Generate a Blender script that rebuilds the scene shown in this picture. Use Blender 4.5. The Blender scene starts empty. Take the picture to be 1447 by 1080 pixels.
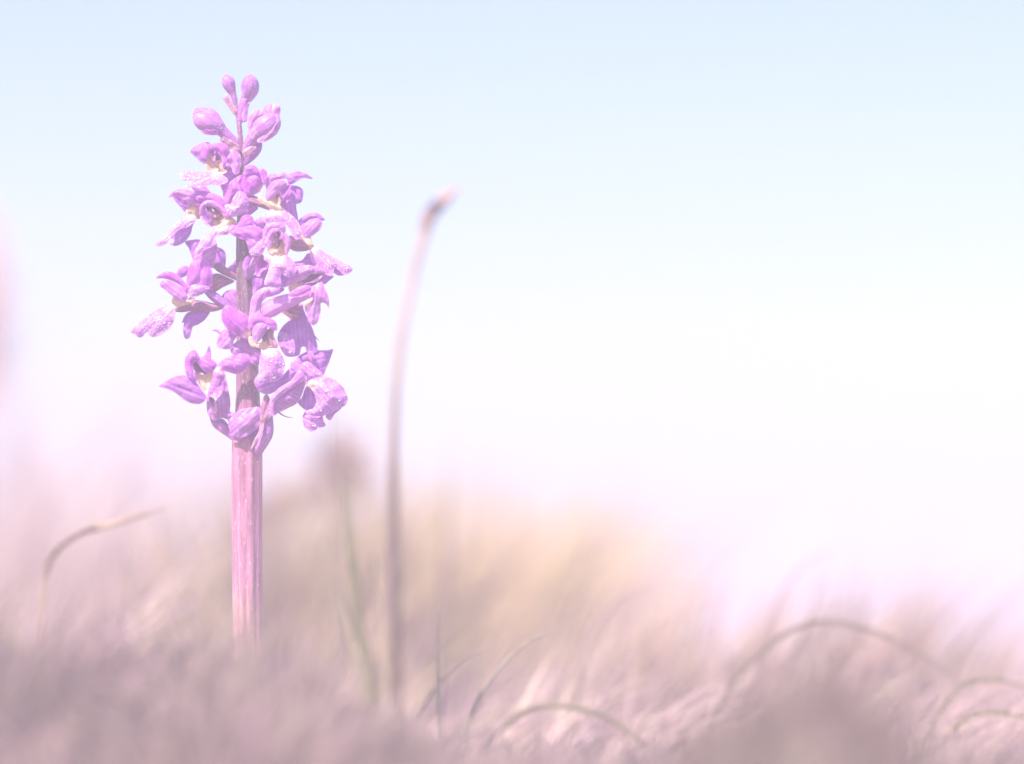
import bpy, math, random
import numpy as np
from mathutils import Vector, Matrix, noise
from mathutils.geometry import delaunay_2d_cdt

random.seed(7)
rng = np.random.default_rng(7)
sc = bpy.context.scene
COL = sc.collection

# ------------------------------------------------------------------ camera
D = 0.80                 # metres from the lens to the orchid
S = 1.0 / 7000.0         # metres per unit of flower drawing (1/7 mm)
CAM = Vector((0.0, -D, 0.055))
PITCH = math.atan(360 * S / D)
cd = bpy.data.cameras.new('camera')
cam = bpy.data.objects.new('camera', cd)
COL.objects.link(cam)
cam.location = CAM
cam.rotation_euler = (math.pi / 2 + PITCH, 0, 0)
cd.sensor_width = 36.0
cd.lens = 36.0 * D / (1447 * S)
cd.clip_start = 0.02
cd.clip_end = 5000
cd.dof.use_dof = True
cd.dof.focus_distance = D - 0.004
cd.dof.aperture_fstop = 5.6
sc.camera = cam
FWD = Vector((0, math.cos(PITCH), math.sin(PITCH)))
UP = Vector((0, -math.sin(PITCH), math.cos(PITCH)))
RT = Vector((1, 0, 0))

# ------------------------------------------------------------------ world, sun, exposure
SUN_EL, SUN_AZ = 52.0, 215.0       # azimuth clockwise from +Y (north): behind and left of the lens
w = bpy.data.worlds.new('World')
sc.world = w
w.use_nodes = True
nt = w.node_tree
nt.nodes.clear()
sky = nt.nodes.new('ShaderNodeTexSky')
sky.sky_type = 'NISHITA'
sky.sun_disc = False
sky.sun_elevation = math.radians(SUN_EL)
sky.sun_rotation = math.radians(SUN_AZ)
sky.air_density = 1.0
sky.dust_density = 1.5
sky.ozone_density = 3.0
bg = nt.nodes.new('ShaderNodeBackground')
bg.inputs['Strength'].default_value = 0.112
wo = nt.nodes.new('ShaderNodeOutputWorld')
nt.links.new(sky.outputs[0], bg.inputs[0])
nt.links.new(bg.outputs[0], wo.inputs[0])
sl = bpy.data.lights.new('sun', 'SUN')
sl.energy = 4.6
sl.angle = math.radians(0.6)
sl.color = (1.0, 0.955, 0.90)
sun = bpy.data.objects.new('sun', sl)
COL.objects.link(sun)
az, el = math.radians(SUN_AZ), math.radians(SUN_EL)
sdir = Vector((math.sin(az) * math.cos(el), math.cos(az) * math.cos(el), math.sin(el)))
sun.rotation_euler = sdir.to_track_quat('Z', 'Y').to_euler()
sun.location = (-1, -1, 2)
vs = sc.view_settings
vs.view_transform = 'Standard'
vs.look = 'None'
vs.gamma = 1.0
vs.exposure = 0.94
vs.use_curve_mapping = False
vs.use_white_balance = True
vs.white_balance_temperature = 6500
vs.white_balance_tint = 25
sc.render.engine = 'CYCLES'
sc.cycles.max_bounces = 8
sc.cycles.volume_bounces = 3
sc.cycles.transmission_bounces = 6
sc.cycles.transparent_max_bounces = 8
sc.cycles.use_denoising = True
sc.cycles.volume_step_rate = 5
HAZE = 0.30
HAZE_COL = (0.82, 0.775, 0.88)

# ------------------------------------------------------------------ helpers
def V(px, py, dist, dc=0.0):
    """Point seen at drawing position px, py at a distance along the view axis."""
    k = (dist / D) * S
    return CAM + FWD * dist + RT * ((px - 723.5) * k) + UP * ((540 - py) * k)

def tag(o, label=None, cat=None, group=None, kind=None):
    if label: o['label'] = label
    if cat: o['category'] = cat
    if group: o['group'] = group
    if kind: o['kind'] = kind
    return o

def link(name, me, mat=None, parent=None, origin=None, porigin=None):
    o = bpy.data.objects.new(name, me)
    COL.objects.link(o)
    if mat and me is not None: me.materials.append(mat)
    if parent is not None: o.parent = parent
    if origin is not None:
        o.location = origin - (porigin if porigin is not None else Vector((0, 0, 0)))
    return o

def np_mesh(name, verts, faces, smooth=True):
    me = bpy.data.meshes.new(name)
    me.from_pydata([tuple(v) for v in verts], [], [tuple(f) for f in faces])
    if smooth:
        me.polygons.foreach_set('use_smooth', [True] * len(me.polygons))
    me.update()
    return me

def crom(pts, n, closed=False):
    """Catmull-Rom through pts (any dimension), n samples per span."""
    P = [np.array(p, float) for p in pts]
    m = len(P)
    out = []
    spans = m if closed else m - 1
    for i in range(spans):
        if closed:
            a, b, c, d = P[(i - 1) % m], P[i], P[(i + 1) % m], P[(i + 2) % m]
        else:
            a, b, c, d = P[max(i - 1, 0)], P[i], P[i + 1], P[min(i + 2, m - 1)]
        for k in range(n):
            t = k / n
            out.append(0.5 * ((2 * b) + (-a + c) * t + (2 * a - 5 * b + 4 * c - d) * t * t + (-a + 3 * b - 3 * c + d) * t ** 3))
    if not closed: out.append(P[-1])
    return np.array(out)

# ------------------------------------------------------------------ materials
def new_mat(name):
    m = bpy.data.materials.new(name)
    m.use_nodes = True
    m.node_tree.nodes.clear()
    return m, m.node_tree

def N(t, typ, **kw):
    n = t.nodes.new(typ)
    for k, v in kw.items():
        if k in n.inputs.keys(): n.inputs[k].default_value = v
        else: setattr(n, k, v)
    return n

def mixc(t, a, b, fac, blend='MIX'):
    m = t.nodes.new('ShaderNodeMix')
    m.data_type = 'RGBA'; m.blend_type = blend
    for sock, val in ((m.inputs[0], fac), (m.inputs[6], a), (m.inputs[7], b)):
        if hasattr(val, 'is_linked') or isinstance(val, bpy.types.NodeSocket): t.links.new(val, sock)
        else: sock.default_value = val if not isinstance(val, tuple) else (val + (1,))[:4]
    return m.outputs[2]

def ramp(t, src, stops):
    r = t.nodes.new('ShaderNodeValToRGB')
    els = r.color_ramp.elements
    while len(els) < len(stops): els.new(0.5)
    for e, (p, c) in zip(els, stops):
        e.position = p; e.color = (c + (1,))[:4] if isinstance(c, tuple) else (c, c, c, 1)
    t.links.new(src, r.inputs[0])
    return r.outputs[0]

def petal_material(name, base, deep, pale, vein=0.3, trans=0.48, rough=0.42, wet_sparkle=0.0):
    m, t = new_mat(name)
    tc = N(t, 'ShaderNodeUVMap', uv_map='UVMap')
    ob = N(t, 'ShaderNodeTexCoord')
    big = N(t, 'ShaderNodeTexNoise', Scale=170.0, Detail=3.0)
    t.links.new(ob.outputs['Object'], big.inputs['Vector'])
    col = ramp(t, big.outputs[0], [(0.34, deep), (0.52, base), (0.70, pale)])
    # veins running base to tip
    mp = N(t, 'ShaderNodeMapping'); mp.inputs['Scale'].default_value = (0.12, 1.0, 1)
    t.links.new(tc.outputs[0], mp.inputs[0])
    wv = N(t, 'ShaderNodeTexWave', Scale=0.55, Distortion=1.2, Detail=2.0); wv.bands_direction = 'Y'
    wv.inputs['Detail Scale'].default_value = 0.6
    t.links.new(mp.outputs[0], wv.inputs[0])
    vr = ramp(t, wv.outputs['Fac'], [(0.0, 1.0), (0.5, 0.0), (1.0, 0.0)])
    vm = N(t, 'ShaderNodeMath', operation='MULTIPLY'); vm.inputs[1].default_value = vein
    t.links.new(vr, vm.inputs[0])
    col = mixc(t, col, tuple(c * 0.62 for c in deep), vm.outputs[0])
    # fine cell speckle
    sp = N(t, 'ShaderNodeTexNoise', Scale=2600.0, Detail=2.0)
    t.links.new(ob.outputs['Object'], sp.inputs['Vector'])
    spr = ramp(t, sp.outputs[0], [(0.35, 0.82), (0.65, 1.12)])
    col = mixc(t, col, spr, 0.6, 'MULTIPLY')
    if wet_sparkle > 0:  # pale specks paint dew sparkle into the petal colour
        wn = N(t, 'ShaderNodeTexNoise', Scale=2600.0, Detail=4.0)
        t.links.new(ob.outputs['Object'], wn.inputs['Vector'])
        wr = ramp(t, wn.outputs[0], [(0.5, 0.0), (0.66, wet_sparkle)])
        col = mixc(t, col, (0.93, 0.74, 0.93), wr)
    at = N(t, 'ShaderNodeAttribute', attribute_name='cream')
    col = mixc(t, col, (0.97, 0.84, 0.58), at.outputs['Fac'])
    ed = N(t, 'ShaderNodeAttribute', attribute_name='rim')
    em = N(t, 'ShaderNodeMath', operation='MULTIPLY'); em.inputs[1].default_value = 0.22
    t.links.new(ed.outputs['Fac'], em.inputs[0])
    col = mixc(t, col, tuple(min(1, c * 1.15 + 0.1) for c in pale), em.outputs[0])
    p = N(t, 'ShaderNodeBsdfPrincipled', Roughness=rough)
    t.links.new(col, p.inputs['Base Color'])
    p.inputs['Specular IOR Level'].default_value = 0.45
    p.inputs['Sheen Weight'].default_value = 0.15
    bmp = N(t, 'ShaderNodeBump', Strength=0.4 + wet_sparkle * 0.5, Distance=0.0003)
    bn = N(t, 'ShaderNodeTexNoise', Scale=1500.0, Detail=2.0)
    t.links.new(ob.outputs['Object'], bn.inputs['Vector'])
    add = N(t, 'ShaderNodeMath', operation='SUBTRACT')
    t.links.new(bn.outputs[0], add.inputs[0]); t.links.new(vm.outputs[0], add.inputs[1])
    t.links.new(add.outputs[0], bmp.inputs['Height'])
    t.links.new(bmp.outputs[0], p.inputs['Normal'])
    tr = N(t, 'ShaderNodeBsdfTranslucent')
    t.links.new(col, tr.inputs[0])
    mx = N(t, 'ShaderNodeMixShader'); mx.inputs[0].default_value = trans
    t.links.new(p.outputs[0], mx.inputs[1]); t.links.new(tr.outputs[0], mx.inputs[2])
    out = N(t, 'ShaderNodeOutputMaterial')
    t.links.new(mx.outputs[0], out.inputs[0])
    return m

MAG = petal_material('petal_magenta', (0.78, 0.20, 0.82), (0.64, 0.11, 0.70), (0.88, 0.38, 0.92))
LIL = petal_material('petal_lilac_shade', (0.74, 0.30, 0.82), (0.60, 0.19, 0.70), (0.82, 0.42, 0.88), trans=0.6)  # lilac undersides, with the petals' shade put into the colour
PNK = petal_material('petal_pink', (0.82, 0.34, 0.82), (0.68, 0.20, 0.70), (0.92, 0.54, 0.92))
WET = petal_material('petal_dewy', (0.84, 0.34, 0.88), (0.72, 0.24, 0.80), (0.92, 0.52, 0.94), vein=0.25, wet_sparkle=0.5, rough=0.3)
CRM = petal_material('throat_cream', (0.90, 0.68, 0.50), (0.76, 0.46, 0.46), (0.96, 0.84, 0.60), vein=0.3)
DRK = petal_material('column_shade_plum', (0.26, 0.09, 0.24), (0.17, 0.05, 0.17), (0.38, 0.15, 0.34), vein=0.5, trans=0.15)  # dark plum paints the shade inside the hoods around the column
PLM = petal_material('bud_purple', (0.54, 0.18, 0.58), (0.40, 0.12, 0.47), (0.70, 0.30, 0.70), vein=0.3, trans=0.1)
BRC = petal_material('bract_rose', (0.52, 0.22, 0.36), (0.36, 0.13, 0.30), (0.72, 0.40, 0.42), vein=0.45, trans=0.2)

def stem_material():
    m, t = new_mat('orchid_stem')
    ob = N(t, 'ShaderNodeTexCoord')
    sep = N(t, 'ShaderNodeSeparateXYZ'); t.links.new(ob.outputs['Object'], sep.inputs[0])
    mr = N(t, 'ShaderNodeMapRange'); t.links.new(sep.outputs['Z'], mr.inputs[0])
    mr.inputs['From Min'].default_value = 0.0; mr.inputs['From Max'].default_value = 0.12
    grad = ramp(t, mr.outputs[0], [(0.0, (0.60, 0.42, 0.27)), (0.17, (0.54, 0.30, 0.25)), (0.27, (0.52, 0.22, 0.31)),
                                   (0.50, (0.48, 0.18, 0.27)), (0.60, (0.24, 0.11, 0.17)), (0.9, (0.17, 0.10, 0.15)), (1.0, (0.34, 0.13, 0.26))])  # dark upper stops paint the shadow of the flowers on the stem
    mp = N(t, 'ShaderNodeMapping'); mp.inputs['Scale'].default_value = (1500, 1500, 60)
    t.links.new(ob.outputs['Object'], mp.inputs[0])
    ns = N(t, 'ShaderNodeTexNoise', Scale=1.0, Detail=3.0); t.links.new(mp.outputs[0], ns.inputs[0])
    st = ramp(t, ns.outputs[0], [(0.35, 0.62), (0.65, 1.2)])
    col = mixc(t, grad, st, 0.85, 'MULTIPLY')
    mp2 = N(t, 'ShaderNodeMapping'); mp2.inputs['Scale'].default_value = (3000, 3000, 900)
    t.links.new(ob.outputs['Object'], mp2.inputs[0])
    vo = N(t, 'ShaderNodeTexNoise', Scale=1.0, Detail=2.0); t.links.new(mp2.outputs[0], vo.inputs[0])
    fl = ramp(t, vo.outputs[0], [(0.62, 0.0), (0.72, 0.55)])
    col = mixc(t, col, (0.88, 0.66, 0.52), fl)
    p = N(t, 'ShaderNodeBsdfPrincipled', Roughness=0.4)
    t.links.new(col, p.inputs['Base Color'])
    p.inputs['Subsurface Weight'].default_value = 0.15
    p.inputs['Subsurface Radius'].default_value = (0.001, 0.0006, 0.0006)
    b = N(t, 'ShaderNodeBump', Strength=0.5, Distance=0.0002)
    t.links.new(ns.outputs[0], b.inputs['Height']); t.links.new(b.outputs[0], p.inputs['Normal'])
    o = N(t, 'ShaderNodeOutputMaterial'); t.links.new(p.outputs[0], o.inputs[0])
    return m
STM = stem_material()

def water_material():
    m, t = new_mat('dew_white_glint')
    p = N(t, 'ShaderNodeBsdfPrincipled', Roughness=0.05, IOR=1.4)
    p.inputs['Base Color'].default_value = (1, 0.97, 1, 1)
    p.inputs['Transmission Weight'].default_value = 0.35  # mostly opaque white, so the drops' glints are painted by their colour
    o = N(t, 'ShaderNodeOutputMaterial'); t.links.new(p.outputs[0], o.inputs[0])
    return m
DEW = water_material()

def grass_material(name, trans=0.3, scale=(900, 900, 60)):
    """Blade colour comes from the mesh's own per-blade colour attribute, with streaks along it."""
    m, t = new_mat(name)
    at = N(t, 'ShaderNodeAttribute', attribute_name='tint')
    ob = N(t, 'ShaderNodeTexCoord')
    mp = N(t, 'ShaderNodeMapping'); mp.inputs['Scale'].default_value = scale
    t.links.new(ob.outputs['Object'], mp.inputs[0])
    ns = N(t, 'ShaderNodeTexNoise', Scale=1.0, Detail=3.0); t.links.new(mp.outputs[0], ns.inputs[0])
    st = ramp(t, ns.outputs[0], [(0.3, 0.7), (0.7, 1.25)])
    col = mixc(t, at.outputs['Color'], st, 0.7, 'MULTIPLY')
    p = N(t, 'ShaderNodeBsdfPrincipled', Roughness=0.6)
    t.links.new(col, p.inputs['Base Color'])
    tr = N(t, 'ShaderNodeBsdfTranslucent'); t.links.new(col, tr.inputs[0])
    mx = N(t, 'ShaderNodeMixShader'); mx.inputs[0].default_value = trans
    t.links.new(p.outputs[0], mx.inputs[1]); t.links.new(tr.outputs[0], mx.inputs[2])
    o = N(t, 'ShaderNodeOutputMaterial'); t.links.new(mx.outputs[0], o.inputs[0])
    return m
GRS = grass_material('grass_blade')

def ground_material():
    m, t = new_mat('turf_soil')
    ob = N(t, 'ShaderNodeTexCoord')
    n1 = N(t, 'ShaderNodeTexNoise', Scale=14.0, Detail=6.0); t.links.new(ob.outputs['Object'], n1.inputs[0])
    n2 = N(t, 'ShaderNodeTexNoise', Scale=260.0, Detail=4.0); t.links.new(ob.outputs['Object'], n2.inputs[0])
    c1 = ramp(t, n1.outputs[0], [(0.3, (0.20, 0.15, 0.13)), (0.5, (0.30, 0.23, 0.20)), (0.7, (0.24, 0.22, 0.13))])
    c2 = ramp(t, n2.outputs[0], [(0.3, 0.6), (0.7, 1.3)])
    col = mixc(t, c1, c2, 0.8, 'MULTIPLY')
    p = N(t, 'ShaderNodeBsdfPrincipled', Roughness=0.95); t.links.new(col, p.inputs['Base Color'])
    b = N(t, 'ShaderNodeBump', Strength=0.6, Distance=0.002)
    t.links.new(n2.outputs[0], b.inputs['Height']); t.links.new(b.outputs[0], p.inputs['Normal'])
    o = N(t, 'ShaderNodeOutputMaterial'); t.links.new(p.outputs[0], o.inputs[0])
    return m

# ------------------------------------------------------------------ ground
def sm(a, b, x):
    t = np.clip((x - a) / (b - a), 0, 1)
    return t * t * (3 - 2 * t)

RIDGE_PX = [-2600, -400, 0, 200, 250, 330, 420, 560, 650, 720, 930, 4200]
RIDGE_PY = [1150, 910, 893, 893, 915, 930, 960, 1000, 1070, 1120, 1120, 1150]
HUMP_PX = [-2600, 890, 940, 980, 1060, 1135, 1205, 1235, 1290, 4200]
HUMP_PY = [1300, 1150, 1060, 995, 960, 922, 922, 985, 1120, 1300]
def ground_z(x, y):
    x = np.asarray(x, float); y = np.asarray(y, float)
    base = 0.0 + 0.026 * sm(-0.75, -0.25, y)
    base = base - 0.03 * sm(0.5, 2.2, y) - 0.35 * sm(1.5, 14, y) - 0.6 * sm(10, 60, y)
    # low ridge of turf in front on the left, and a hump nearer the lens on the right
    for yr, wy, ppx, ppy in ((-0.11, 0.055, RIDGE_PX, RIDGE_PY), (-0.24, 0.045, HUMP_PX, HUMP_PY)):
        px = 723.5 + x / (S * (D + yr) / D)
        py = np.interp(px, ppx, ppy)
        crest = CAM.z + (900 - py) * S * (D + yr) / D - 0.008
        base = base + np.exp(-((y - yr) / wy) ** 2) * np.maximum(0, crest - base)
    # knoll the orchid grows on
    base = base + 0.012 * np.exp(-(((x + 0.053) / 0.035) ** 2 + (y / 0.05) ** 2))
    base = base + 0.0015 * np.sin(x * 95 + 1.3 * np.sin(y * 40)) * np.sin(y * 70 + 2) * (1 - sm(3, 8, y))
    return base

gx = np.unique(np.concatenate([np.linspace(-0.5, 0.5, 170), np.linspace(-3, 3, 60), np.sign(np.linspace(-1, 1, 60)) * 600 * np.abs(np.linspace(-1, 1, 60)) ** 3]))
gy = np.unique(np.concatenate([np.linspace(-0.9, 1.2, 240), np.linspace(1.2, 6, 50), -600 * np.linspace(0.05, 1, 20) ** 3 - 0.9, 6 + 594 * np.linspace(0, 1, 40) ** 3]))
GX, GY = np.meshgrid(gx, gy)
GZ = ground_z(GX, GY)
vv = np.stack([GX, GY, GZ], -1).reshape(-1, 3)
nx, ny = len(gx), len(gy)
idx = np.arange(nx * ny).reshape(ny, nx)
ff = np.stack([idx[:-1, :-1], idx[:-1, 1:], idx[1:, 1:], idx[1:, :-1]], -1).reshape(-1, 4)
ground = link('ground', np_mesh('ground', vv, ff), ground_material())
tag(ground, kind='structure')

# ------------------------------------------------------------------ mist: one closed box
def haze_box():
    x0, x1, y0, y1, z0, z1 = -620, 620, -620, 620, -2.2, 0.215
    vs_ = [(x, y, z) for z in (z0, z1) for y in (y0, y1) for x in (x0, x1)]
    fs = [(0, 2, 3, 1), (4, 5, 7, 6), (0, 1, 5, 4), (2, 6, 7, 3), (0, 4, 6, 2), (1, 3, 7, 5)]
    m, t = new_mat('morning_mist')
    pv = N(t, 'ShaderNodeVolumePrincipled', Density=HAZE)
    pv.inputs['Color'].default_value = HAZE_COL + (1,)
    pv.inputs['Anisotropy'].default_value = 0.0
    o = N(t, 'ShaderNodeOutputMaterial'); t.links.new(pv.outputs[0], o.inputs['Volume'])
    h = link('haze', np_mesh('haze', vs_, fs, False), m)
    tag(h, kind='stuff')
haze_box()

# ------------------------------------------------------------------ orchid builders
FR = {'3': (230, 90, 6), '4': (210, 230, 6.291), '5': (330, 230, 6), '6': (170, 330, 6.355), '7': (300, 400, 4.5),
      '8': (210, 470, 6), 'E': (300, 340, 6), 'G': (340, 470, 6), 'H': (370, 360, 7.714), 'I': (290, 300, 9),
      'J': (300, 220, 9), '0': (0, 0, 1)}
def fr(f, x, y):
    ox, oy, k = FR[f]
    return ox + x / k, oy + y / k

def P3(px, py, d, dc=0.0):
    """Drawing position to world; d = millimetres in front of the stem's plane."""
    k = S * (1 - dc * 0.001 / D)
    return CAM + FWD * (D - d * 0.001) + RT * ((px - 723.5) * k) + UP * ((540 - py) * k)

DEWPTS = {}
def in_poly_dist(q, poly):
    a = poly; b = np.roll(poly, -1, 0)
    ab = b - a
    t = np.clip(((q - a) * ab).sum(1) / np.maximum((ab * ab).sum(1), 1e-9), 0, 1)
    c = a + ab * t[:, None]
    return math.sqrt(((q - c) ** 2).sum(1).min())
def inside(q, poly):
    x, y = q; r = False
    n = len(poly); j = n - 1
    for i in range(n):
        if (poly[i][1] > y) != (poly[j][1] > y) and x < (poly[j][0] - poly[i][0]) * (y - poly[i][1]) / (poly[j][1] - poly[i][1]) + poly[i][0]: r = not r
        j = i
    return r

class Flower: pass
ORIGIN = P3(350, 1000, 0)
ORIGIN.z = float(ground_z(ORIGIN.x, ORIGIN.y)) - 0.002
orchid = link('wild_orchid', None, origin=ORIGIN)
tag(orchid, 'purple wild orchid in bloom, dewy flower spike on a thick pink stem', 'flower')

def sheet(fl, name, mat, f, pts, d=0, tx=0, ty=0, bulge=1.0, base=None, cream=0.0, crease=0.22, dew=0.25, wob=0.12, thick=0.13, tone=None):
    poly = np.array([fr(f, x, y) for x, y in pts])
    out = crom(poly, 5, True)
    keep = [out[0]]
    for p in out[1:]:
        if np.linalg.norm(p - keep[-1]) > 1.1: keep.append(p)
    out = np.array(keep)
    c = out.mean(0)
    sz = 2.2
    vs2 = [Vector(p) for p in out]
    x0, y0 = out.min(0); x1, y1 = out.max(0)
    j = 0
    yy = y0 + sz * 0.5
    seed = random.random() * 100
    while yy < y1:
        xx = x0 + (sz * 0.5 if j % 2 else 0)
        while xx < x1:
            q = np.array([xx, yy])
            if inside(q, out) and in_poly_dist(q, out) > sz * 0.55: vs2.append(Vector(q))
            xx += sz
        yy += sz * 0.87; j += 1
    nb = len(out)
    r = delaunay_2d_cdt(vs2, [(i, (i + 1) % nb) for i in range(nb)], [], 1, 1e-5)
    v2, faces = r[0], r[2]
    A = np.array([[v.x, v.y] for v in v2])
    dist = np.array([in_poly_dist(q, out) for q in A])
    R = max(dist.max(), 1e-3)
    b = np.array(fr(f, *base)) if base else None
    if b is not None: ax = c - b
    else:
        cov = np.cov((out - c).T); ev, evec = np.linalg.eigh(cov); ax = evec[:, 1]
    ax = ax / (np.linalg.norm(ax) + 1e-9)
    nrm = np.array([-ax[1], ax[0]])
    u = (A - c) @ ax; v = (A - c) @ nrm
    tt = np.clip(dist / R, 0, 1)
    prof = 0.62 * 0.5 * (1 - np.cos(math.pi * tt)) + 0.26 * np.sin(tt * math.pi / 2)
    bulge = math.copysign(min(abs(bulge), 0.085 * R + 0.15), bulge)
    dz = d + tx * (A[:, 0] - c[0]) / 100 + ty * (A[:, 1] - c[1]) / 100 + bulge * prof
    if crease: dz = dz - crease * np.exp(-(v / (R * 0.22)) ** 2) * prof
    wv = np.array([noise.noise(Vector((q[0] / 9.0, q[1] / 9.0, seed))) for q in A])
    rim = np.exp(-(dist / 1.6) ** 2)
    dz = dz + wob * 2.2 * wv * (0.5 + (1 - tt))
    W = [P3(q[0], q[1], z, d) for q, z in zip(A, dz)]
    org = P3(b[0], b[1], d, d) if b is not None else P3(c[0], c[1], d, d)
    me = np_mesh(name, [p - org for p in W], faces)
    uv = me.uv_layers.new(name='UVMap')
    li = np.zeros(len(me.loops), int); me.loops.foreach_get('vertex_index', li)
    UVv = np.stack([u / 10, v / 10], -1)
    uv.data.foreach_set('uv', UVv[li].ravel())
    a1 = me.attributes.new('cream', 'FLOAT', 'POINT')
    if cream and b is not None:
        cr = np.exp(-(np.linalg.norm(A - b, axis=1) / cream) ** 2)
    else: cr = np.zeros(len(A))
    a1.data.foreach_set('value', cr)
    a2 = me.attributes.new('rim', 'FLOAT', 'POINT'); a2.data.foreach_set('value', rim)
    o = link(name, me, mat, fl.obj, org, fl.org)
    mod = o.modifiers.new('thickness', 'SOLIDIFY'); mod.thickness = thick * 0.001; mod.offset = 0
    es = o.modifiers.new('crisp_rim', 'EDGE_SPLIT'); es.split_angle = math.radians(55)
    # dew positions
    area = len(A) * sz * sz * 0.87
    n = int(area * dew * (0.055 if mat is WET else 0.02))
    for _ in range(n):
        k = random.randrange(nb, len(A)) if len(A) > nb + 3 else random.randrange(len(A))
        rr = random.choice([0.45, 0.5, 0.55, 0.65, 0.75, 0.9, 1.0 if mat is WET else 0.5]) * 0.85
        if random.random() < 0.04 and mat is WET: rr = 1.4
        jq = A[k] + np.array([random.uniform(-1, 1), random.uniform(-1, 1)])
        fl.dew.append((P3(jq[0], jq[1], dz[k] + thick * 0.5 + rr * 0.03, d), rr * S))
    return o

def tube(fl, name, mat, f, pts, ribs=6, rib=0.06, twist=0.0, sides=18, n=6, parent=None, dew=0.0, cream=0.0):
    """pts: (x, y, radius, depth mm); x, y, radius in the frame's units."""
    k = FR[f][2]
    Q = [(*fr(f, p[0], p[1]), p[2] / k, p[3] if len(p) > 3 else 0.0) for p in pts]
    C = crom(Q, n)
    dc = float(np.mean(C[:, 3]))
    P = [P3(c[0], c[1], c[3], dc) for c in C]
    org = P[-1] if parent is None else P[0]
    verts, faces, uvs = [], [], []
    m = len(P)
    side = None
    L = 0
    for i in range(m):
        tg = (P[min(i + 1, m - 1)] - P[max(i - 1, 0)]).normalized()
        if side is None:
            side = tg.cross(FWD)
            if side.length < 1e-3: side = tg.cross(RT)
        side = (side - tg * side.dot(tg)).normalized()
        bn = tg.cross(side)
        if i: L += (P[i] - P[i - 1]).length
        for s in range(sides):
            a = 2 * math.pi * s / sides
            rr = max(C[i, 2], 0.15) * S * (1 + rib * math.cos(ribs * a + twist * i / m * 6.28))
            verts.append(P[i] + (side * math.cos(a) + bn * math.sin(a)) * rr - org)
            uvs.append((L / S / 10, s / sides * 6))
    for i in range(m - 1):
        for s in range(sides):
            a, b = i * sides + s, i * sides + (s + 1) % sides
            faces.append((a, a + sides, b + sides, b))
    for e, ring in ((0, 0), (m - 1, (m - 1) * sides)):
        tg = (P[1] - P[0]).normalized() * -1 if e == 0 else (P[-1] - P[-2]).normalized()
        verts.append(P[e] + tg * C[e, 2] * S * 0.55 - org); uvs.append((0, 0))
        cidx = len(verts) - 1
        for s in range(sides):
            a, b = ring + s, ring + (s + 1) % sides
            faces.append((cidx, a, b) if e == 0 else (cidx, b, a))
    me = np_mesh(name, verts, faces)
    uv = me.uv_layers.new(name='UVMap')
    li = np.zeros(len(me.loops), int); me.loops.foreach_get('vertex_index', li)
    uv.data.foreach_set('uv', np.array(uvs)[li].ravel())
    for nm, val in (('cream', cream), ('rim', 0.0)):
        at = me.attributes.new(nm, 'FLOAT', 'POINT'); at.data.foreach_set('value', [val] * len(verts))
    o = link(name, me, mat, fl.obj, org, fl.org)
    if dew:
        for _ in range(int(m * dew * 2)):
            i = random.randrange(m); a = random.uniform(-1, 1)
            rr = random.choice([0.35, 0.45, 0.6])
            r0 = C[i, 2]
            fl.dew.append((P3(C[i, 0] + a * r0 * 0.8, C[i, 1] + random.uniform(-2, 2), C[i, 3] + r0 / 7 * math.sqrt(1 - (a * 0.8) ** 2) + 0.02, dc), rr * S))
    return o

ROOT = Flower(); ROOT.obj = orchid; ROOT.org = ORIGIN; ROOT.dew = []

ICO_V = None
def flush_dew(fl):
    if not fl.dew: return
    import bmesh
    bm = bmesh.new(); bmesh.ops.create_icosphere(bm, subdivisions=2, radius=1)
    bm.verts.ensure_lookup_table()
    bv = np.array([v.co[:] for v in bm.verts]); bf = np.array([[v.index for v in f.verts] for f in bm.faces]); bm.free()
    V_, F_ = [], []
    for i, (p, r) in enumerate(fl.dew):
        V_.append(bv * r * np.array([1, 1, random.uniform(0.85, 1.1)]) + np.array(p - fl.org)); F_.append(bf + i * len(bv))
    me = np_mesh('dewdrops', np.concatenate(V_), np.concatenate(F_))
    tag(link('dewdrops', me, DEW, fl.obj, fl.org, fl.org), kind='stuff')

def flower(name, f, x, y, d, centre=None, cmat=None, bulge=-1.0, **kw):
    """A flower's own mesh is its throat (or bud body); its petals are sub-parts."""
    fl = Flower(); fl.dew = []
    fl.obj = orchid; fl.org = ORIGIN
    if centre is not None:
        o = sheet(fl, name, cmat or CRM, f, centre, d=d, bulge=bulge, **kw)
    fl.obj = o
    fl.org = o.location + ORIGIN
    return fl

def bud(f, pts, mat=None, **kw):
    fl = Flower(); fl.dew = []; fl.obj = orchid; fl.org = ORIGIN
    o = tube(fl, 'bud', mat or PLM, f, pts, **kw)
    fl.obj = o; fl.org = o.location + ORIGIN
    return fl

# stem of the orchid
tube(ROOT, 'stem', STM, '0', [(334, 150, 2.4, 0), (337, 170, 3.2, 0), (340, 200, 3.8, 0), (341, 250, 5, 0), (342, 300, 7, 0), (343, 350, 9.5, 0),
     (346, 400, 12.3, 0), (348, 440, 13.5, 0), (349, 500, 14.8, 0), (350, 560, 16.5, 0), (350, 600, 19, 0), (349, 640, 21, 0),
     (349, 760, 21, 0), (350, 880, 20.5, 0), (351, 960, 21, 0), (352, 1040, 23, 0)], ribs=9, rib=0.045, twist=0.35, sides=72, n=14, dew=0.35)

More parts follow.
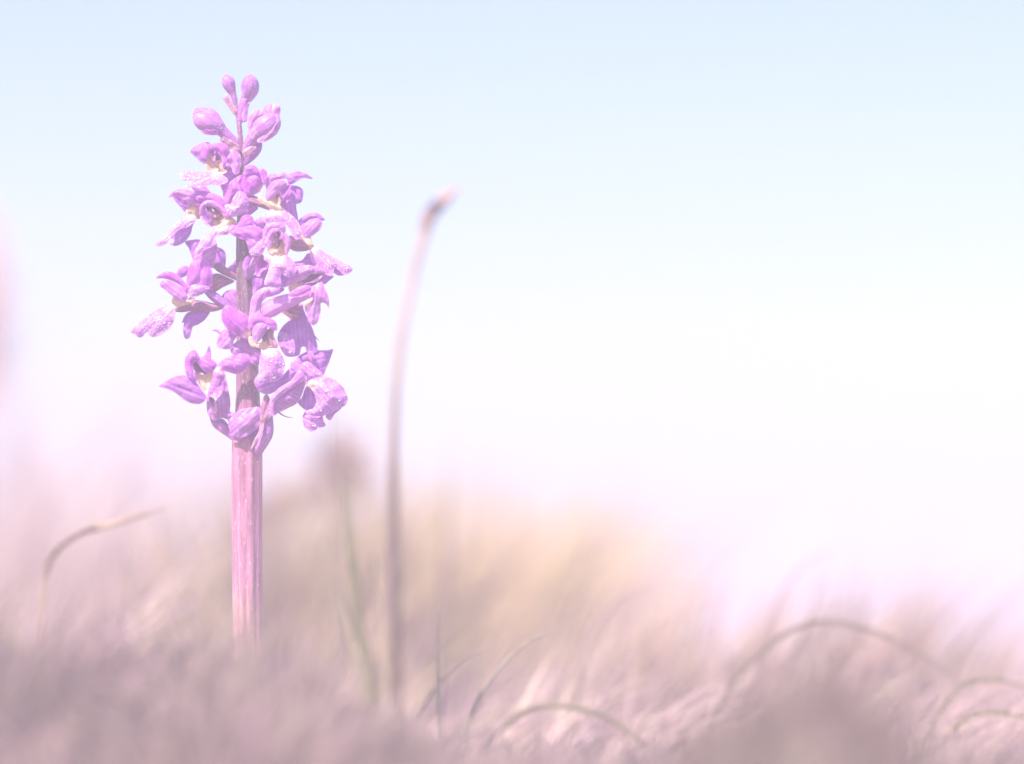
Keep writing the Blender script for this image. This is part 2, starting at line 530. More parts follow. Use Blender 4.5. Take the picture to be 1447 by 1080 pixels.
# ---- buds at the top
b = bud('3', [(537, 92, 14, 0), (540, 120, 42, 0), (555, 165, 56, 0), (575, 215, 44, 0), (595, 260, 28, 0), (610, 310, 24, 0), (625, 365, 12, 0)], rib=0.05, ribs=3, twist=.3, sides=32, dew=0.6)
sheet(b, 'bract', BRC, '3', [(497, 278), (515, 292), (530, 265), (548, 262), (575, 310), (612, 370), (635, 410), (632, 450), (612, 440), (565, 380), (525, 320)], d=0.4, bulge=.5)
flush_dew(b)
b = bud('3', [(748, 96, 14, .5), (742, 130, 58, .5), (737, 190, 76, .5), (725, 245, 62, .5), (705, 290, 44, .3), (690, 340, 44, .2), (675, 400, 44, 0), (655, 480, 30, 0), (650, 510, 16, 0)], rib=0.05, ribs=3, twist=.5, sides=36, dew=1)
sheet(b, 'sepal', PLM, '3', [(700, 300), (735, 330), (722, 380), (718, 440), (718, 480), (700, 495), (680, 490), (672, 420), (685, 350)], d=.8, bulge=.5)
sheet(b, 'sepal', PLM, '3', [(742, 100), (790, 120), (814, 180), (806, 245), (770, 300), (725, 345), (745, 270), (770, 200), (765, 140)], d=.9, bulge=.5, tx=-1.5)
flush_dew(b)
b = bud('3', [(262, 415, 14, 1), (285, 430, 52, 1), (335, 470, 90, 1), (400, 505, 96, 1), (455, 530, 72, 1), (500, 570, 52, .8), (560, 625, 44, .5), (620, 675, 36, 0), (650, 700, 18, 0)], rib=0.04, ribs=3, twist=.3, sides=36, dew=1.2)
sheet(b, 'sepal', PNK, '3', [(262, 400), (290, 376), (350, 374), (405, 374), (455, 405), (498, 468), (518, 515), (470, 530), (400, 490), (330, 450), (275, 440)], d=1.8, ty=-1.2, bulge=.8, dew=.8)
sheet(b, 'sepal', MAG, '3', [(262, 440), (330, 455), (400, 500), (450, 530), (470, 560), (462, 602), (370, 602), (325, 570), (280, 510)], d=2.1, ty=1, bulge=.8, dew=.5)
sheet(b, 'bract', BRC, '3', [(520, 610), (560, 640), (610, 665), (650, 700), (645, 730), (600, 705), (550, 690), (500, 665), (490, 640)], d=1.4, bulge=.4)
flush_dew(b)
b = bud('3', [(975, 440, 20, .5), (940, 480, 80, .8), (880, 530, 104, .8), (815, 580, 88, .8), (765, 640, 62, .8), (720, 700, 44, .6), (690, 770, 26, .2)], rib=0.04, ribs=3, sides=36, dew=1.2)
sheet(b, 'sepal', PLM, '3', [(840, 430), (860, 375), (890, 348), (935, 338), (980, 350), (998, 390), (988, 470), (960, 540), (890, 520), (845, 480)], d=.6, bulge=.8)
sheet(b, 'sepal', PNK, '3', [(725, 560), (722, 480), (750, 420), (795, 390), (850, 408), (885, 430), (830, 460), (770, 530), (760, 600), (740, 630)], d=2.2, bulge=.7, dew=.6)
sheet(b, 'sepal', PNK, '3', [(780, 480), (830, 440), (900, 425), (950, 440), (900, 500), (840, 560), (790, 630), (750, 640), (745, 560)], d=2.4, bulge=.6, dew=1)
sheet(b, 'sepal', PLM, '3', [(955, 420), (985, 480), (980, 560), (950, 610), (850, 670), (800, 660), (840, 600), (900, 540), (940, 480)], d=2.2, bulge=.6, dew=.8)
sheet(b, 'bract', BRC, '3', [(690, 790), (675, 750), (720, 710), (780, 700), (790, 720), (750, 760), (710, 790)], d=1.8, bulge=.4)
tube(b, 'ovary', LIL, '3', [(830, 670, 16, 0), (800, 720, 38, 0), (755, 775, 40, 0), (715, 825, 28, 0), (690, 860, 14, 0)])
flush_dew(b)

# ---- flower A: top left
fl = flower('flower', '3', 0, 0, 1.5, [(385, 780), (410, 760), (440, 825), (480, 820), (500, 790), (512, 890), (545, 905), (540, 925), (495, 942), (430, 935), (375, 925), (366, 860)], bulge=-1.2, dew=.1)
sheet(fl, 'sepal', LIL, '3', [(232, 742), (280, 695), (350, 670), (400, 678), (400, 760), (368, 850), (320, 830), (265, 780)], d=0.5, bulge=1.2, tx=1, dew=.8)
sheet(fl, 'petal', MAG, '3', [(335, 700), (370, 682), (410, 690), (412, 740), (380, 800), (345, 800), (328, 750)], d=1.8, bulge=.8)
sheet(fl, 'hood', MAG, '3', [(400, 712), (420, 682), (500, 672), (548, 700), (552, 760), (535, 860), (512, 885), (500, 800), (470, 760), (430, 735)], d=2.6, bulge=1.0)
sheet(fl, 'column_shade', DRK, '3', [(402, 705), (450, 735), (500, 780), (492, 830), (450, 835), (415, 815), (395, 760)], d=1.0, bulge=-.6, dew=0)
tube(fl, 'stamen', PNK, '3', [(440, 740, 8, 1), (443, 780, 10, 1.8), (437, 830, 13, 2.2)], sides=10)
sheet(fl, 'sepal', PNK, '3', [(520, 800), (545, 755), (580, 728), (640, 750), (665, 800), (662, 870), (640, 935), (600, 930), (570, 855), (525, 835)], d=2.2, bulge=.9, dew=.5)
sheet(fl, 'ovary', LIL, '3', [(530, 850), (600, 870), (660, 900), (670, 980), (600, 1000), (545, 1030), (480, 1000), (500, 930)], d=-0.5, bulge=1)
sheet(fl, 'lip', WET, '3', [(140, 940), (185, 905), (260, 912), (360, 918), (480, 935), (548, 975), (545, 1010), (480, 1030), (380, 1032), (330, 1062), (260, 1045), (180, 1060), (235, 1000), (170, 985)], d=3.2, ty=9, bulge=.9, base=(450, 925), cream=6, dew=1)
sheet(fl, 'bract', BRC, '3', [(530, 690), (580, 700), (640, 735), (650, 760), (600, 745), (545, 730)], d=1.2, bulge=.3)
flush_dew(fl)

# ---- flower B: far left
fl = flower('flower', '4', 0, 0, 1, [(360, 370), (400, 370), (440, 395), (460, 440), (455, 497), (410, 492), (370, 462), (330, 447)], bulge=.8)
sheet(fl, 'hood', PNK, '4', [(176, 313), (210, 265), (270, 236), (340, 238), (400, 262), (432, 300), (430, 340), (385, 372), (330, 335), (270, 300), (215, 298)], d=2.4, ty=-2, bulge=1.1)
sheet(fl, 'petal', LIL, '4', [(214, 300), (270, 298), (330, 330), (380, 370), (358, 420), (333, 447), (290, 400), (245, 350)], d=1.2, bulge=-.6)
sheet(fl, 'sepal', MAG, '4', [(400, 330), (440, 310), (500, 330), (480, 400), (450, 410), (380, 380)], d=0.4, bulge=.6)
sheet(fl, 'lip', WET, '4', [(65, 735), (100, 690), (160, 640), (220, 560), (300, 490), (380, 460), (418, 488), (405, 530), (330, 580), (250, 605), (200, 665), (165, 718), (90, 752)], d=3.0, ty=5, bulge=.6, base=(385, 470), cream=7, dew=1)
sheet(fl, 'lip', LIL, '4', [(405, 520), (388, 575), (370, 640), (320, 705), (240, 740), (183, 725), (222, 708), (228, 680), (190, 665), (235, 600), (330, 570)], d=1.6, bulge=.8)
sheet(fl, 'sepal', LIL, '4', [(380, 200), (500, 215), (540, 250), (552, 275), (500, 290), (440, 305), (420, 280)], d=-.5, bulge=.6)
flush_dew(fl)

# ---- flower C: left, hooded
fl = flower('flower', '4', 0, 0, 2.2, [(570, 388), (610, 400), (665, 450), (690, 490), (665, 545), (620, 565), (570, 580), (545, 520), (540, 450)], bulge=-1.0)
sheet(fl, 'sepal', MAG, '4', [(425, 305), (500, 280), (570, 273), (640, 303), (690, 370), (722, 420), (740, 480), (690, 480), (640, 410), (560, 352), (480, 345), (432, 335)], d=3.2, bulge=.9)
sheet(fl, 'hood', PNK, '4', [(452, 425), (468, 370), (520, 338), (590, 343), (655, 390), (705, 440), (738, 485), (690, 492), (640, 440), (580, 395), (515, 385), (484, 420), (480, 480), (520, 535), (575, 580), (500, 545), (458, 470)], d=4.2, bulge=.6, dew=.7)
sheet(fl, 'petal', LIL, '4', [(470, 420), (502, 383), (525, 440), (565, 500), (585, 578), (530, 555), (480, 500)], d=2.6, tx=-3, bulge=-.5)
sheet(fl, 'column_shade', DRK, '4', [(495, 385), (580, 383), (625, 420), (618, 495), (582, 500), (545, 465), (500, 425)], d=2.4, bulge=-.5, dew=0)
tube(fl, 'stamen', BRC, '4', [(560, 400, 9, 2.2), (580, 440, 12, 2.8), (598, 490, 15, 3.4)], sides=10)
sheet(fl, 'throat', CRM, '4', [(555, 578), (620, 560), (670, 520), (700, 478), (745, 488), (795, 548), (700, 565), (610, 605)], d=3.6, bulge=.5, base=(680, 530), cream=9)
sheet(fl, 'lip', WET, '4', [(413, 790), (440, 740), (480, 660), (540, 600), (620, 570), (700, 550), (797, 550), (770, 600), (700, 637), (598, 655), (603, 720), (570, 745), (520, 770), (470, 800), (420, 830)], d=4.6, ty=4.5, bulge=.8, base=(640, 570), cream=8, dew=.8)
sheet(fl, 'lip', PNK, '4', [(408, 830), (470, 775), (540, 745), (603, 715), (605, 800), (565, 850), (500, 865), (400, 875)], d=3.6, bulge=.7)
sheet(fl, 'petal', MAG, '4', [(640, 195), (700, 200), (740, 160), (835, 110), (865, 200), (850, 260), (790, 275), (745, 355), (700, 390), (668, 330), (660, 260)], d=2.6, bulge=1.2)
sheet(fl, 'sepal', WET, '4', [(755, 310), (795, 255), (840, 262), (880, 310), (887, 370), (850, 430), (790, 475), (735, 478), (690, 430), (675, 375), (730, 365)], d=5, bulge=1.0, dew=1.3)
flush_dew(fl)

# ---- flower D: bright back of hood right of stem
fl = flower('flower', 'J', 0, 0, 5.2, [(380, 290), (420, 235), (500, 205), (600, 210), (645, 240), (655, 330), (630, 430), (550, 490), (460, 505), (400, 440), (375, 360)], cmat=MAG, bulge=1.8, base=(640, 440), cream=6, dew=.3)
sheet(fl, 'petal', MAG, 'J', [(395, 215), (418, 150), (480, 122), (540, 130), (595, 190), (570, 225), (480, 215), (420, 250), (390, 250)], d=6, bulge=.9)
sheet(fl, 'petal', MAG, 'J', [(605, 225), (618, 180), (650, 168), (688, 210), (692, 300), (665, 385), (640, 330)], d=6.5, bulge=.7)
sheet(fl, 'sepal', MAG, 'J', [(205, 385), (240, 328), (300, 283), (385, 248), (390, 350), (425, 460), (448, 505), (380, 500), (300, 480), (230, 500), (200, 440)], d=4.2, bulge=1.1)
tube(fl, 'spur', BRC, 'J', [(400, 540, 30, 3), (480, 560, 62, 4), (600, 605, 48, 4.6), (680, 655, 28, 4.8), (725, 685, 10, 4.8)], sides=20)
tube(fl, 'ovary', LIL, 'J', [(560, 640, 45, 2), (480, 690, 58, 2), (400, 750, 45, 1), (350, 790, 24, 0)], sides=20, twist=.5)
flush_dew(fl)

# ---- flower E: upper right
fl = flower('flower', '5', 0, 0, 4.6, [(312, 320), (345, 275), (390, 245), (410, 265), (404, 340), (396, 392), (345, 360)], bulge=-.8)
sheet(fl, 'sepal', PNK, '5', [(272, 150), (300, 100), (345, 92), (380, 98), (420, 78), (450, 100), (512, 122), (500, 140), (440, 135), (360, 150), (305, 200), (280, 230), (272, 190)], d=5.5, bulge=.8, dew=.8)
sheet(fl, 'sepal', LIL, '5', [(462, 175), (462, 105), (530, 76), (590, 83), (640, 108), (672, 138), (600, 130), (540, 158), (485, 185)], d=2.5, bulge=.6)
sheet(fl, 'petal', PNK, '5', [(266, 285), (288, 220), (330, 165), (390, 143), (447, 165), (445, 200), (385, 240), (335, 308), (285, 312)], d=6.6, bulge=1.0, dew=.3)
sheet(fl, 'petal', LIL, '5', [(385, 245), (440, 195), (485, 190), (478, 240), (440, 300), (405, 320)], d=5.2, bulge=-.5)
sheet(fl, 'column_shade', DRK, '5', [(355, 280), (368, 258), (390, 262), (392, 285), (370, 298)], d=5.4, bulge=.3, dew=0)
sheet(fl, 'throat', CRM, '5', [(208, 302), (240, 265), (268, 300), (330, 318), (400, 372), (425, 408), (330, 395), (260, 355), (220, 335)], d=6, bulge=.7, base=(290, 330), cream=9)
sheet(fl, 'lip', WET, '5', [(238, 455), (270, 422), (315, 388), (370, 385), (425, 402), (485, 440), (545, 500), (580, 585), (560, 648), (520, 645), (485, 575), (425, 515), (330, 512), (270, 512), (245, 485)], d=6.4, ty=4, bulge=1.0, base=(360, 390), cream=9, dew=1)
sheet(fl, 'sepal', LIL, '5', [(395, 355), (440, 290), (480, 232), (522, 262), (532, 380), (547, 505), (500, 455), (440, 405)], d=3, bulge=.7)
sheet(fl, 'sepal', LIL, '5', [(480, 200), (520, 196), (565, 210), (590, 250), (577, 330), (525, 345), (515, 265), (485, 240)], d=1.5, bulge=.6)
flush_dew(fl)

# ---- flower F: front, middle right
fl = flower('flower', '5', 0, 0, 6.2, [(285, 725), (305, 680), (330, 600), (400, 590), (440, 640), (462, 735), (452, 785), (395, 805), (315, 780)], bulge=-1.4, base=(370, 770), cream=14)
sheet(fl, 'hood', PNK, '5', [(248, 610), (268, 540), (320, 508), (400, 508), (438, 530), (436, 590), (395, 572), (335, 570), (292, 610), (272, 690), (250, 660)], d=8.4, bulge=.8)
sheet(fl, 'petal', PNK, '5', [(268, 655), (290, 598), (330, 560), (380, 556), (390, 575), (345, 612), (322, 680), (312, 735), (285, 720), (268, 695)], d=8.8, bulge=.6, dew=.5)
sheet(fl, 'petal', PNK, '5', [(392, 580), (440, 598), (482, 650), (484, 710), (452, 775), (435, 740), (442, 690), (405, 640)], d=8.2, bulge=.6)
sheet(fl, 'column_shade', DRK, '5', [(325, 605), (365, 578), (402, 588), (410, 640), (390, 705), (365, 720), (338, 680)], d=6.6, bulge=-.6, dew=0)
tube(fl, 'stamen', BRC, '5', [(362, 610, 6, 6.6), (363, 650, 9, 7.2), (368, 705, 11, 8)], sides=10)
sheet(fl, 'lip', WET, '5', [(258, 820), (272, 785), (320, 776), (390, 798), (450, 786), (520, 858), (532, 920), (492, 972), (440, 962), (412, 937), (396, 970), (406, 1042), (370, 1062), (290, 1047), (262, 1020), (290, 930), (302, 860)], d=8.6, ty=3.5, bulge=1.1, base=(350, 790), cream=12, dew=.5)
sheet(fl, 'sepal', MAG, 'I', [(325, 278), (370, 240), (430, 205), (500, 180), (600, 173), (690, 195), (742, 260), (762, 360), (745, 470), (680, 470), (600, 510), (560, 490), (520, 370), (450, 340)], d=6.4, bulge=1.4, crease=.5)
sheet(fl, 'sepal', WET, 'I', [(558, 500), (620, 430), (725, 345), (768, 400), (742, 500), (695, 552), (610, 545)], d=7.6, bulge=.6, dew=1.2)
tube(fl, 'ovary', PLM, 'I', [(700, 540, 60, 4.5), (650, 600, 68, 4), (600, 680, 62, 3.4), (560, 770, 55, 2.6), (530, 830, 35, 1.5)], ribs=6, rib=.1, twist=.6, sides=36, dew=.6)
sheet(fl, 'bract', LIL, 'I', [(478, 690), (500, 600), (545, 548), (580, 540), (575, 620), (540, 720), (500, 745)], d=4.2, bulge=.6)
sheet(fl, 'petal', MAG, 'I', [(640, 790), (638, 700), (690, 590), (760, 560), (825, 600), (800, 720), (740, 740), (700, 812), (660, 815)], d=5, bulge=-.8)
sheet(fl, 'petal', LIL, 'I', [(600, 820), (700, 760), (800, 700), (800, 950), (720, 1000), (620, 1070), (600, 950)], d=2.6, bulge=.8)  # petal in shadow, the shadow given as lilac colour
sheet(fl, 'sepal', LIL, '5', [(385, 925), (440, 945), (510, 940), (500, 1000), (470, 1040), (395, 1055)], d=6.4, bulge=.5)
sheet(fl, 'petal', MAG, 'I', [(438, 125), (470, 60), (540, 33), (600, 60), (622, 130), (610, 190), (520, 200), (440, 220), (370, 240), (400, 170)], d=5.0, bulge=.9)
sheet(fl, 'sepal', LIL, 'I', [(620, 130), (680, 80), (740, 60), (770, 140), (740, 220), (680, 200)], d=4.4, bulge=.6)
flush_dew(fl)

# ---- flower G: right edge
fl = flower('flower', '5', 0, 0, 3.0, [(560, 590), (600, 625), (650, 635), (675, 700), (650, 730), (600, 690), (570, 650)], bulge=.7, base=(640, 670), cream=8)
tube(fl, 'ovary', BRC, '5', [(660, 700, 32, 2.6), (600, 700, 50, 2.4), (520, 690, 58, 2), (460, 650, 40, 1.5)], sides=20, ribs=5, twist=.4)
sheet(fl, 'hood', LIL, '5', [(543, 505), (600, 450), (660, 426), (720, 433), (777, 487), (720, 487), (655, 478), (605, 515), (562, 550)], d=2.4, bulge=.7)
sheet(fl, 'petal', PNK, '5', [(578, 565), (628, 500), (690, 474), (742, 490), (747, 550), (692, 602), (640, 642), (598, 630)], d=3.2, bulge=.9)
sheet(fl, 'petal', LIL, '5', [(560, 560), (590, 520), (620, 515), (600, 560), (590, 600), (570, 600)], d=2.8, bulge=.4)
sheet(fl, 'lip', WET, '5', [(646, 775), (662, 700), (720, 728), (800, 780), (920, 838), (1003, 890), (997, 925), (940, 952), (862, 892), (842, 960), (790, 952), (740, 902), (670, 852)], d=3.6, ty=4, bulge=.9, base=(670, 720), cream=8, dew=1.1)
sheet(fl, 'lip', LIL, '5', [(835, 885), (900, 900), (970, 935), (900, 958), (850, 930)], d=2.8, bulge=.5)  # shaded part of the lip, drawn as a lilac patch
sheet(fl, 'sepal', LIL, '5', [(508, 845), (580, 828), (640, 768), (700, 870), (640, 900), (530, 890)], d=2.2, bulge=.6)
sheet(fl, 'sepal', LIL, '5', [(740, 940), (790, 950), (850, 965), (810, 1000), (770, 1030), (720, 1010)], d=1.8, bulge=.5)
flush_dew(fl)

# ---- flower H: side view facing right
fl = flower('flower', 'H', 0, 0, 5.2, [(295, 345), (350, 310), (405, 288), (470, 320), (490, 340), (400, 375), (310, 405)], bulge=.6, base=(350, 350), cream=7)
sheet(fl, 'hood', PNK, 'H', [(335, 155), (390, 128), (520, 116), (620, 138), (695, 185), (620, 205), (540, 212), (480, 250), (400, 295), (330, 318), (260, 350), (290, 280), (350, 230)], d=7.0, bulge=1.0, dew=.5)
sheet(fl, 'column_shade', DRK, 'H', [(392, 305), (460, 265), (520, 212), (620, 200), (697, 182), (645, 255), (600, 315), (540, 342), (430, 345)], d=5.4, bulge=-.7, dew=0)  # mouth of the flower, its shade painted as a dark sheet
sheet(fl, 'petal', MAG, 'H', [(283, 442), (330, 400), (420, 345), (500, 332), (535, 345), (532, 382), (440, 432), (340, 458)], d=8.2, bulge=.8)
sheet(fl, 'lip', PNK, 'H', [(500, 400), (540, 345), (600, 343), (652, 298), (692, 380), (727, 470), (733, 582), (692, 530), (642, 530), (640, 620), (610, 730), (565, 768), (520, 742), (482, 640), (470, 560), (520, 490)], d=6.6, bulge=1.2, dew=.4)
tube(fl, 'spur', PNK, 'H', [(580, 400, 30, 6), (500, 425, 50, 6), (400, 465, 62, 6.2), (290, 505, 76, 6.2), (180, 545, 88, 6), (90, 590, 96, 5.6), (20, 640, 76, 4.6)], sides=32, ribs=4, rib=.05, twist=.4)
sheet(fl, 'throat', CRM, 'H', [(460, 545), (500, 500), (545, 463), (560, 478), (520, 530), (490, 570)], d=7.6, bulge=.3, base=(510, 510), cream=6)
sheet(fl, 'sepal', LIL, 'H', [(90, 400), (160, 365), (245, 370), (225, 400), (180, 430), (100, 455), (40, 460)], d=5.5, bulge=.5)
flush_dew(fl)

# ---- flower H2: hanging lilac lip behind
fl = flower('flower', 'H', 0, 0, 2.0, [(190, 605), (250, 555), (430, 535), (455, 600), (480, 680), (420, 740), (330, 730), (290, 680)], cmat=BRC, bulge=1.0)
sheet(fl, 'lip', LIL, 'H', [(430, 560), (470, 640), (530, 760), (580, 890), (607, 1055), (500, 1060), (475, 1010), (430, 1012), (400, 1100), (260, 1100), (180, 960), (178, 870), (230, 780), (310, 715), (380, 690)], d=2.6, bulge=1.2, dew=.2)
sheet(fl, 'lip', WET, 'H', [(190, 860), (250, 848), (330, 900), (362, 980), (352, 1080), (250, 1080), (195, 990)], d=3.9, bulge=.3, dew=.6)
tube(fl, 'spur', LIL, 'H', [(570, 880, 7, 2.4), (600, 915, 5, 2.2), (627, 940, 2, 2)], sides=8)
flush_dew(fl)

# ---- flower K: lower left, lip reaching far left
fl = flower('flower', '6', 0, 0, 2.6, [(462, 605), (500, 565), (590, 600), (640, 560), (670, 600), (655, 650), (560, 672), (490, 650)], bulge=.9, base=(580, 625), cream=14)
sheet(fl, 'hood', MAG, '6', [(318, 403), (370, 360), (430, 343), (500, 365), (570, 430), (615, 490), (610, 550), (570, 515), (530, 460), (460, 422), (380, 402)], d=3.6, bulge=.8)
sheet(fl, 'petal', PNK, '6', [(355, 455), (380, 418), (450, 423), (540, 480), (602, 560), (585, 610), (540, 616), (480, 575), (410, 512), (368, 482)], d=4.4, bulge=.9)
sheet(fl, 'petal', MAG, '6', [(605, 490), (598, 380), (640, 258), (720, 238), (775, 238), (822, 340), (828, 420), (808, 485), (740, 478), (660, 470)], d=3.8, bulge=1.2, crease=.6)
sheet(fl, 'sepal', WET, '6', [(608, 545), (622, 490), (660, 462), (740, 468), (806, 485), (760, 532), (690, 562), (640, 575)], d=4.6, bulge=.6, dew=1)
tube(fl, 'spur', BRC, '6', [(490, 692, 12, 2.6), (560, 678, 30, 2.4), (640, 650, 44, 2.2), (740, 650, 42, 2), (830, 665, 36, 1.6), (910, 650, 26, 1)], sides=24, ribs=4)
sheet(fl, 'lip', WET, '6', [(88, 885), (150, 820), (260, 730), (380, 660), (455, 632), (492, 680), (492, 760), (450, 850), (380, 905), (310, 930), (265, 922), (240, 885), (200, 925), (160, 932), (130, 902)], d=3.4, tx=2, bulge=.9, base=(470, 655), cream=8, dew=1)
sheet(fl, 'sepal', LIL, '6', [(553, 803), (600, 715), (700, 690), (805, 695), (762, 770), (700, 817), (655, 835), (640, 870), (622, 935), (580, 942), (565, 870), (572, 800)], d=1.2, bulge=.8)
tube(fl, 'ovary', PLM, '6', [(770, 515, 22, 2), (820, 550, 38, 2), (890, 605, 40, 1.8), (960, 655, 40, 1.2), (1060, 720, 30, 0)], sides=28, ribs=6, rib=.09, twist=.6, dew=.4)
sheet(fl, 'sepal', LIL, '6', [(503, 390), (520, 330), (560, 298), (608, 298), (603, 365), (540, 400)], d=1.4, bulge=.5)
flush_dew(fl)

# ---- flower L: half hidden behind, left of stem
fl = flower('flower', '6', 0, 0, 0.6, [(815, 380), (880, 362), (960, 395), (1025, 430), (950, 470), (870, 515), (800, 560), (800, 480)], cmat=BRC, bulge=1.4)
sheet(fl, 'sepal', LIL, '6', [(583, 78), (650, 58), (720, 65), (720, 160), (690, 240), (655, 240), (620, 140)], d=.6, bulge=.6)
sheet(fl, 'sepal', LIL, '6', [(830, 150), (870, 125), (920, 145), (945, 190), (947, 260), (930, 315), (860, 290), (830, 230)], d=-.4, bulge=.7)
sheet(fl, 'petal', PNK, '6', [(770, 235), (810, 190), (860, 180), (850, 245), (828, 315), (800, 290)], d=2.4, bulge=.5)
tube(fl, 'bract', BRC, '6', [(835, 280, 18, 1.2), (880, 305, 34, 1.2), (950, 345, 34, 1), (1050, 400, 24, 0)], sides=20, ribs=5, rib=.1, twist=.4)
sheet(fl, 'sepal', LIL, '6', [(965, 325), (1010, 270), (1065, 225), (1070, 390), (1030, 385)], d=-.8, bulge=.4)
sheet(fl, 'petal', PLM, '6', [(903, 582), (950, 520), (1010, 503), (1052, 520), (1072, 600), (1070, 695), (1000, 655), (940, 615)], d=.4, bulge=.6)
flush_dew(fl)

# ---- flower M: in front of the stem, lower middle
fl = flower('flower', 'E', 0, 0, 5.6, [(305, 835), (330, 810), (360, 860), (420, 860), (430, 780), (470, 780), (490, 860), (550, 905), (470, 945), (400, 912), (330, 895)], bulge=.9, base=(370, 870), cream=12)
sheet(fl, 'sepal', MAG, 'E', [(83, 590), (130, 548), (180, 568), (250, 608), (310, 648), (335, 710), (315, 825), (250, 822), (180, 792), (120, 742), (85, 680)], d=5.2, bulge=1.3, base=(320, 790), cream=8)
sheet(fl, 'sepal', WET, 'E', [(38, 890), (60, 800), (120, 753), (205, 800), (178, 860), (170, 916), (80, 917)], d=3.4, bulge=.6)
tube(fl, 'bract', LIL, 'E', [(0, 762, 3, 2), (40, 765, 9, 2.4), (80, 800, 12, 3)], sides=10)
sheet(fl, 'petal', PNK, 'E', [(308, 700), (318, 600), (330, 500), (380, 430), (460, 396), (497, 440), (462, 482), (422, 522), (402, 600), (425, 660), (360, 702)], d=6.4, bulge=1.1, dew=.5)
sheet(fl, 'hood', MAG, 'E', [(305, 740), (335, 662), (420, 645), (520, 675), (550, 735), (540, 765), (500, 750), (440, 712), (370, 715), (335, 770)], d=7.2, bulge=.8)
sheet(fl, 'petal', PNK, 'E', [(338, 785), (370, 710), (440, 698), (474, 718), (445, 790), (390, 860), (352, 855)], d=7.4, bulge=.8)
sheet(fl, 'petal', BRC, 'E', [(455, 790), (490, 740), (525, 750), (520, 810), (560, 900), (510, 905), (460, 850)], d=6, bulge=.5)
sheet(fl, 'column_shade', DRK, 'E', [(418, 800), (450, 760), (475, 760), (460, 820), (450, 850), (430, 850)], d=6.6, bulge=-.3, dew=0)
sheet(fl, 'lip', WET, 'G', [(118, 405), (160, 330), (160, 230), (200, 150), (260, 132), (320, 150), (372, 240), (374, 300), (352, 382), (280, 420), (220, 420), (160, 440)], d=7.2, bulge=1.2, base=(260, 130), cream=10, dew=1)
sheet(fl, 'lip', LIL, 'G', [(118, 410), (220, 405), (290, 415), (355, 370), (420, 305), (490, 330), (430, 430), (340, 475), (230, 525), (150, 490)], d=5.6, bulge=.8)
sheet(fl, 'sepal', PLM, 'E', [(155, 930), (200, 860), (300, 830), (400, 900), (410, 980), (390, 1060), (330, 1040), (290, 960), (200, 980)], d=3.0, bulge=.8)
flush_dew(fl)

# ---- flower N: lower right
fl = flower('flower', 'G', 0, 0, 3.4, [(488, 600), (520, 550), (560, 455), (612, 478), (642, 560), (622, 645), (570, 668)], cmat=LIL, bulge=.6)
sheet(fl, 'petal', PLM, 'G', [(238, 645), (258, 550), (330, 480), (430, 420), (490, 340), (540, 345), (563, 390), (533, 490), (485, 592), (400, 642), (320, 682), (270, 708)], d=5.2, bulge=1.5, base=(470, 560), dew=.1)
sheet(fl, 'petal', PNK, 'G', [(246, 625), (262, 540), (340, 462), (430, 405), (490, 325), (535, 345), (530, 400), (470, 450), (380, 505), (310, 565), (268, 625)], d=6.8, bulge=.7)
sheet(fl, 'sepal', WET, 'G', [(418, 300), (438, 240), (490, 218), (525, 270), (535, 345), (480, 345), (450, 310)], d=5.6, bulge=.5)
sheet(fl, 'lip', WET, 'G', [(525, 345), (518, 270), (570, 248), (640, 298), (695, 352), (690, 385), (600, 410), (560, 415)], d=3.6, bulge=.6, dew=.8)
sheet(fl, 'lip', WET, 'G', [(555, 445), (600, 398), (700, 376), (790, 398), (862, 458), (903, 540), (902, 600), (850, 642), (770, 682), (680, 708), (600, 703), (556, 680), (570, 660), (622, 640), (640, 570), (605, 485)], d=5.0, bulge=1.8, base=(600, 450), cream=10, dew=1)
sheet(fl, 'lip', WET, 'G', [(528, 760), (530, 700), (560, 668), (620, 690), (692, 700), (700, 740), (718, 790), (660, 812), (600, 842), (550, 812)], d=3.6, bulge=.7, dew=.8)
sheet(fl, 'lip', PNK, 'G', [(725, 700), (800, 665), (860, 640), (800, 690), (765, 740), (740, 738)], d=3.8, bulge=.3)
sheet(fl, 'sepal', LIL, 'G', [(475, 220), (560, 163), (650, 153), (740, 150), (785, 143), (767, 200), (742, 270), (687, 378), (640, 310), (570, 262), (520, 270)], d=2.0, bulge=.9)
sheet(fl, 'bract', PNK, 'G', [(568, 165), (600, 160), (622, 190), (622, 232), (598, 248), (578, 205)], d=3.4, bulge=.4)
tube(fl, 'spur', BRC, 'G', [(440, 722, 2, 2), (380, 712, 4, 2.6), (320, 675, 7, 3)], sides=8)
flush_dew(fl)
fl = bud('G', [(252, 690, 20, 3.5), (240, 760, 38, 3.6), (225, 850, 50, 3.2), (190, 920, 52, 2.8), (150, 985, 50, 2), (130, 1040, 40, 1)], mat=PLM, rib=.08, ribs=6, twist=.5, sides=36, dew=.5)
fl.obj.name = 'ovary'
sheet(fl, 'bract', BRC, 'G', [(170, 640), (185, 570), (215, 525), (245, 560), (240, 650), (268, 690), (240, 740), (205, 760), (180, 850), (130, 930), (82, 1000), (110, 920), (152, 840), (165, 740)], d=5.0, bulge=.5)
flush_dew(fl)

